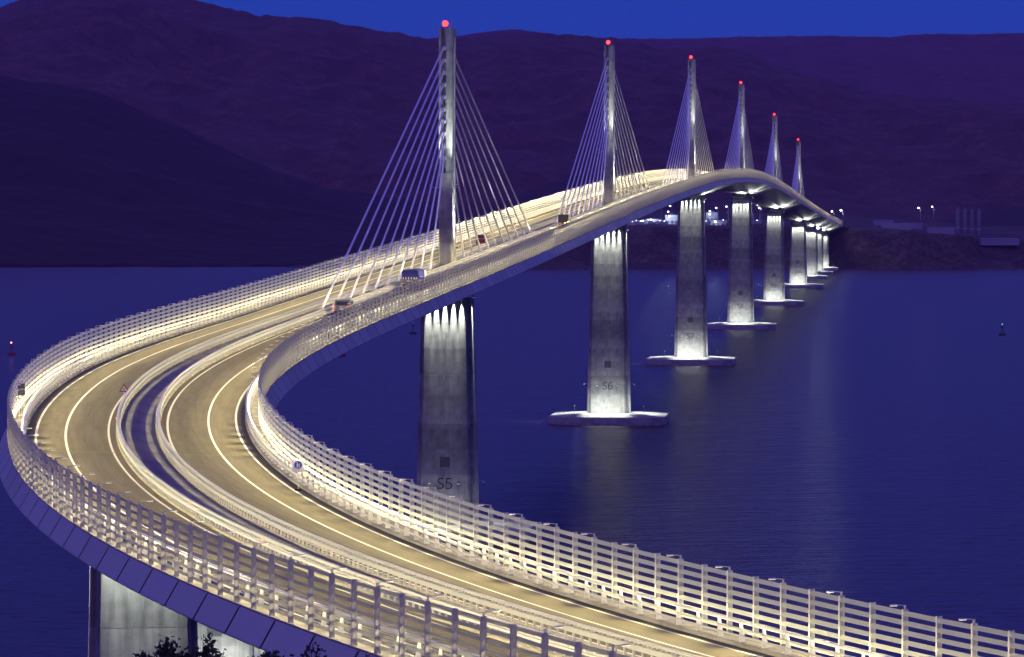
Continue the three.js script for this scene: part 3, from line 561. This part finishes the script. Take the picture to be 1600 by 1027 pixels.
{ // lorry with blue tarpaulin, seen from behind
  const t = thing('lorry', 'lorry with a blue tarpaulin body driving away past the largest pylon', 'lorry'); put(t, frame(66, -4.4, 0.012));
  mesh('chassis', bx(1.2, 0.3, 8.6, 0, 0.75, 0), VM.tyre, t);
  const sh = new THREE.Shape([[-1.24, 0], [1.24, 0], [1.24, 1.15], [1.0, 1.42], [0, 1.52], [-1.0, 1.42], [-1.24, 1.15]].map(([x, y]) => new THREE.Vector2(x, y)));
  mesh('tarpaulin', plain(new THREE.ExtrudeGeometry(sh, { depth: 6.2, bevelEnabled: false }).translate(0, 1.55, -1.9)), VM.blue, t);
  mesh('load_bed', bx(2.5, 0.55, 6.2, 0, 1.27, 1.2), M.steelDark, t);
  for (let k = 0; k < 6; k++) mesh('strap', bx(0.10, 0.3, 0.03, -1.0 + k * 0.4, 1.75, 4.33), M.white, t);
  mesh('cab', new RoundedBoxGeometry(2.3, 2.0, 1.9, 2, 0.18).translate(0, 1.75, -3.2), VM.cream, t); mesh('windscreen', bx(2.0, 0.7, 0.06, 0, 2.2, -4.16), VM.glass, t);
  mesh('rear_bumper', bx(2.3, 0.22, 0.1, 0, 0.75, 4.3), M.dark, t); for (const x of [-1.0, 1.0]) mesh('tail_light', bx(0.3, 0.16, 0.05, x, 0.98, 4.33), M.tail, t);
  wheels(t, [[-1.0, 3.2], [1.0, 3.2], [-1.0, 2.0], [1.0, 2.0], [-1.0, -3.2], [1.0, -3.2]]);
}
{ // dark box van
  const t = thing('box_van', 'dark box van with an orange tail light trail painted on its lower corner driving between the cable fans', 'van'); put(t, frame(-140, -4.6, 0.012));
  mesh('body', new RoundedBoxGeometry(2.2, 2.6, 4.4, 2, 0.08).translate(0, 1.95, 0.8), VM.brown, t); mesh('rear_door', bx(0.95, 2.2, 0.04, 0.5, 1.9, 3.02), VM.brown, t); mesh('rear_door', bx(0.95, 2.2, 0.04, -0.5, 1.9, 3.02), VM.brown, t);
  mesh('tail_trail_panel', bx(0.6, 0.9, 0.05, -0.76, 1.15, 3.06), VM.orange, t); mesh('cab', new RoundedBoxGeometry(2.1, 1.9, 1.8, 2, 0.2).translate(0, 1.45, -2.1), VM.brown, t); mesh('windscreen', bx(1.8, 0.7, 0.05, 0, 1.9, -3.0), VM.glass, t);  // orange panel paints the trail of the tail light onto the body
  for (const x of [-0.95, 0.95]) mesh('tail_light', bx(0.16, 0.4, 0.05, x, 0.95, 3.04), M.tail, t);
  mesh('bumper', bx(2.1, 0.2, 0.14, 0, 0.55, 3.05), M.dark, t); wheels(t, [[-0.95, 2.0], [0.95, 2.0], [-0.95, -2.1], [0.95, -2.1]], 0.8);
}
function car(name, s, o, turn, paint, label, k) {
  const t = thing(name, label, 'car'); put(t, frame(s, o, 0.012).multiply(new THREE.Matrix4().makeRotationY(turn)).multiply(new THREE.Matrix4().makeScale(k, k, k)));
  const side = new THREE.Shape(); [[-2.15, 0.35], [2.2, 0.35], [2.22, 0.85], [2.05, 1.02], [1.75, 1.08], [1.35, 1.62], [0.9, 1.72], [-0.5, 1.70], [-1.15, 1.10], [-2.0, 0.95], [-2.2, 0.7]].forEach(([x, y], i) => i ? side.lineTo(x, y) : side.moveTo(x, y));
  mesh('body', toCreasedNormals(plain(new THREE.ExtrudeGeometry(side, { depth: 1.62, bevelEnabled: true, bevelThickness: 0.09, bevelSize: 0.07, bevelSegments: 2 }).translate(0, 0, -0.81).rotateY(-Math.PI / 2)), 0.7), paint, t);
  mesh('rear_window', bx(1.35, 0.44, 0.05).rotateX(-0.62).translate(0, 1.38, 1.66), VM.glass, t); mesh('windscreen', bx(1.4, 0.62, 0.05).rotateX(0.83).translate(0, 1.44, -0.93), VM.glass, t);
  for (const x of [-0.895, 0.895]) { mesh('side_window', bx(0.03, 0.36, 1.7, x, 1.38, 0.3), VM.glass, t); mesh('tail_light', bx(0.14, 0.3, 0.06, x * 0.86, 0.9, 2.27), M.tail, t); }
  mesh('bumper', bx(1.6, 0.22, 0.12, 0, 0.5, 2.28), M.dark, t); mesh('number_plate', bx(0.52, 0.11, 0.02, 0, 0.72, 2.3), M.white, t);
  wheels(t, [[-0.82, 1.35], [0.82, 1.35], [-0.82, -1.35], [0.82, -1.35]], 0.66);
}
car('estate_car', 124, -3.9, 0, VM.silver, 'silver grey car behind the lorry, next to the outermost stay cable', 1.12);
car('estate_car', -79, 4.6, Math.PI, VM.maroon, 'dark red car on the far carriageway behind the stay cables', 1.0);

// ------------------------------------------------------------ signs
{
  const t = thing('warning_sign', 'triangular warning sign with a dark red border on the median guardrail', 'road sign'); put(t, frame(254, 2.15, 0)); t.rotation.set(0, 0.05, 0);
  mesh('post', cyl(0.035, 0.035, 1.5, 0, 0, -0.05, 8), M.galv, t);
  const tri = (r, z) => plain(new THREE.ExtrudeGeometry(new THREE.Shape([[0, r], [-r * 0.866, -r / 2], [r * 0.866, -r / 2]].map(([x, y]) => new THREE.Vector2(x, y))), { depth: 0.02, bevelEnabled: false }).translate(0, 1.12, z));
  mesh('border', tri(0.52, 0), mat(0.16, 0.01, 0.02, 0.5), t); mesh('face', tri(0.35, 0.012), mat(0.4, 0.38, 0.42, 0.5), t); mesh('symbol', merge([bx(0.07, 0.22, 0.02, 0, 1.12, 0.035), bx(0.07, 0.06, 0.02, 0, 0.95, 0.035)]), M.black, t);
}
{
  const t = thing('footpath_sign', 'white square sign with a blue round footpath symbol at the inner kerb', 'road sign'); put(t, frame(331.7, -8.95, 0)); t.rotation.set(0, 0.05, 0);
  mesh('base', bx(0.5, 0.14, 0.36, 0, 0.07, 0), M.earth, t); mesh('post', cyl(0.03, 0.03, 2.2, 0, 0.1, 0, 8), M.galv, t);
  mesh('panel', new RoundedBoxGeometry(0.92, 0.92, 0.03, 1, 0.014).translate(0, 1.86, 0.05), M.white, t);
  mesh('disc', new THREE.CylinderGeometry(0.29, 0.29, 0.012, 32).rotateX(Math.PI / 2).translate(0, 1.92, 0.074), mat(0.03, 0.06, 0.45, 0.5), t);
  mesh('figure', merge([new THREE.CircleGeometry(0.045, 12).translate(-0.06, 2.09, 0.083), bx(0.09, 0.17, 0.004, -0.06, 1.94, 0.083), bx(0.035, 0.17, 0.004, -0.085, 1.79, 0.083), bx(0.035, 0.17, 0.004, -0.03, 1.79, 0.083), new THREE.CircleGeometry(0.035, 12).translate(0.09, 1.98, 0.083), bx(0.07, 0.11, 0.004, 0.09, 1.885, 0.083), bx(0.028, 0.12, 0.004, 0.072, 1.78, 0.083), bx(0.028, 0.12, 0.004, 0.11, 1.78, 0.083), bx(0.13, 0.025, 0.004, 0.02, 1.93, 0.083)]), M.white, t);
}
{
  const t = thing('sign_board', 'grey back of a two panel sign board standing on the outer walkway', 'road sign'); put(t, frame(277, 10.25, 0.2)); t.rotation.set(0, 0.1, 0);
  for (const x of [-0.22, 0.22]) mesh('post', cyl(0.035, 0.035, 3.1, x, 0, -0.04, 8), M.galv, t); mesh('panel', bx(0.62, 0.46, 0.03, 0, 2.8, 0), M.steelDark, t); mesh('panel', bx(0.62, 0.52, 0.03, 0, 2.25, 0), mat(0.2, 0.2, 0.17, 0.6), t);
}

// ------------------------------------------------------------ near hillside and its shrubs
{
  const nx = 60, nd = 60, pos = [], idx = [], uv = [];
  const hs = (x, d) => { const b = d < 110 ? EYE - 1.7 - 0.178 * d : EYE - 21.3 - (d - 110) * 0.52; return Math.max(-4, b + (fbm(x / 6 + 40, d / 6 + 40, 3) - 0.5) * 1.2 - Math.max(0, x + 4) * 0.04); };
  for (let j = 0; j <= nd; j++) for (let i = 0; i <= nx; i++) { const x = -90 + 180 * i / nx, d = -40 + 270 * j / nd; pos.push(x, hs(x, Math.max(0, d)) - (d < 0 ? -0.1 * d * 0 : 0), -d); uv.push(x, d); if (i && j) { const q = j * (nx + 1) + i; idx.push(q - nx - 2, q - nx - 1, q - 1, q - nx - 1, q, q - 1); } }
  const g = new THREE.BufferGeometry(); g.setAttribute('position', new THREE.Float32BufferAttribute(pos, 3)); g.setAttribute('uv', new THREE.Float32BufferAttribute(uv, 2)); g.setIndex(idx); g.computeVertexNormals();
  structure(mesh('hillside', g, M.earth));
  const leafM = [mat(0.020, 0.030, 0.016, 0.7), mat(0.026, 0.036, 0.020, 0.7)], bark = mat(0.05, 0.04, 0.03, 0.9);
  const LBL = ['leafy shrub whose top covers the foot of the bend pier', 'broad leafy shrub below the grey plate of the half hidden pier', 'low leafy shrub under the girder edge', 'sparse shrub with thin twigs in front of the fairing panels', 'tallest twiggy shrub in front of the fairing', 'leafy shrub at the foot of the near barrier posts', 'small leafy shrub beside the bend pier'];
  const list = [[256, 998, 52, 0.8], [330, 1000, 78, 1.0], [414, 1012, 66, 0.9], [470, 1004, 40, 0.16], [545, 1016, 40, 0.16], [606, 1024, 40, 0.3], [216, 1018, 40, 0.8]];
  list.forEach(([u, v, rpx, dens], n) => {
    const d = 84 + n * 2.2, x = px(u, d), top = EYE - (v - 288) / FOCAL * d, R = rpx / FOCAL * d, base = hs(x, d), t = thing('shrub', LBL[n], 'shrub', 'shrubs on the near hillside'); t.position.set(x, base, -d);
    const h = top - base, tw = [], lf = [[], []];
    const quad = (p, size) => { const g = new THREE.PlaneGeometry(size * 0.55, size), q = new THREE.Quaternion().setFromEuler(new THREE.Euler(rnd() * 6.3, rnd() * 6.3, rnd() * 6.3)); return plain(g.applyQuaternion(q).translate(p.x, p.y, p.z)); };
    tw.push(bar(V(0, -0.3, 0), V(0, h * 0.55, 0), 0.06, 6));
    for (let b = 0; b < 34; b++) {
      const a = rnd() * 6.283, rr = Math.sqrt(rnd()) * R * 1.15, tip = V(Math.cos(a) * rr, h * (0.55 + 0.45 * rnd()) - rr * 0.35, Math.sin(a) * rr), root = V(0, h * (0.2 + 0.35 * rnd()), 0), midp = root.clone().lerp(tip, 0.5).add(V(0, 0.15, 0));
      tw.push(bar(root, midp, 0.022, 5), bar(midp, tip, 0.012, 5));
      const cl = 0.16 + 0.22 * rnd(), cnt = Math.round(420 * dens * (0.5 + rnd()));
      for (let l = 0; l < cnt; l++) { const q = V(rnd() + rnd() - 1, rnd() + rnd() - 1, rnd() + rnd() - 1).multiplyScalar(cl); lf[l & 1].push(quad(midp.clone().lerp(tip, 0.35 + 0.65 * rnd()).add(q), 0.07 + 0.06 * rnd())); }
    }
    mesh('stem', merge(tw), bark, t); lf.forEach((f, k) => mesh('foliage', merge(f), leafM[k], t));
  });
}
scene.fog = new THREE.FogExp2(rgb(0.80, 0.40, 1.0), 0.000041);
renderer.render(scene, camera);
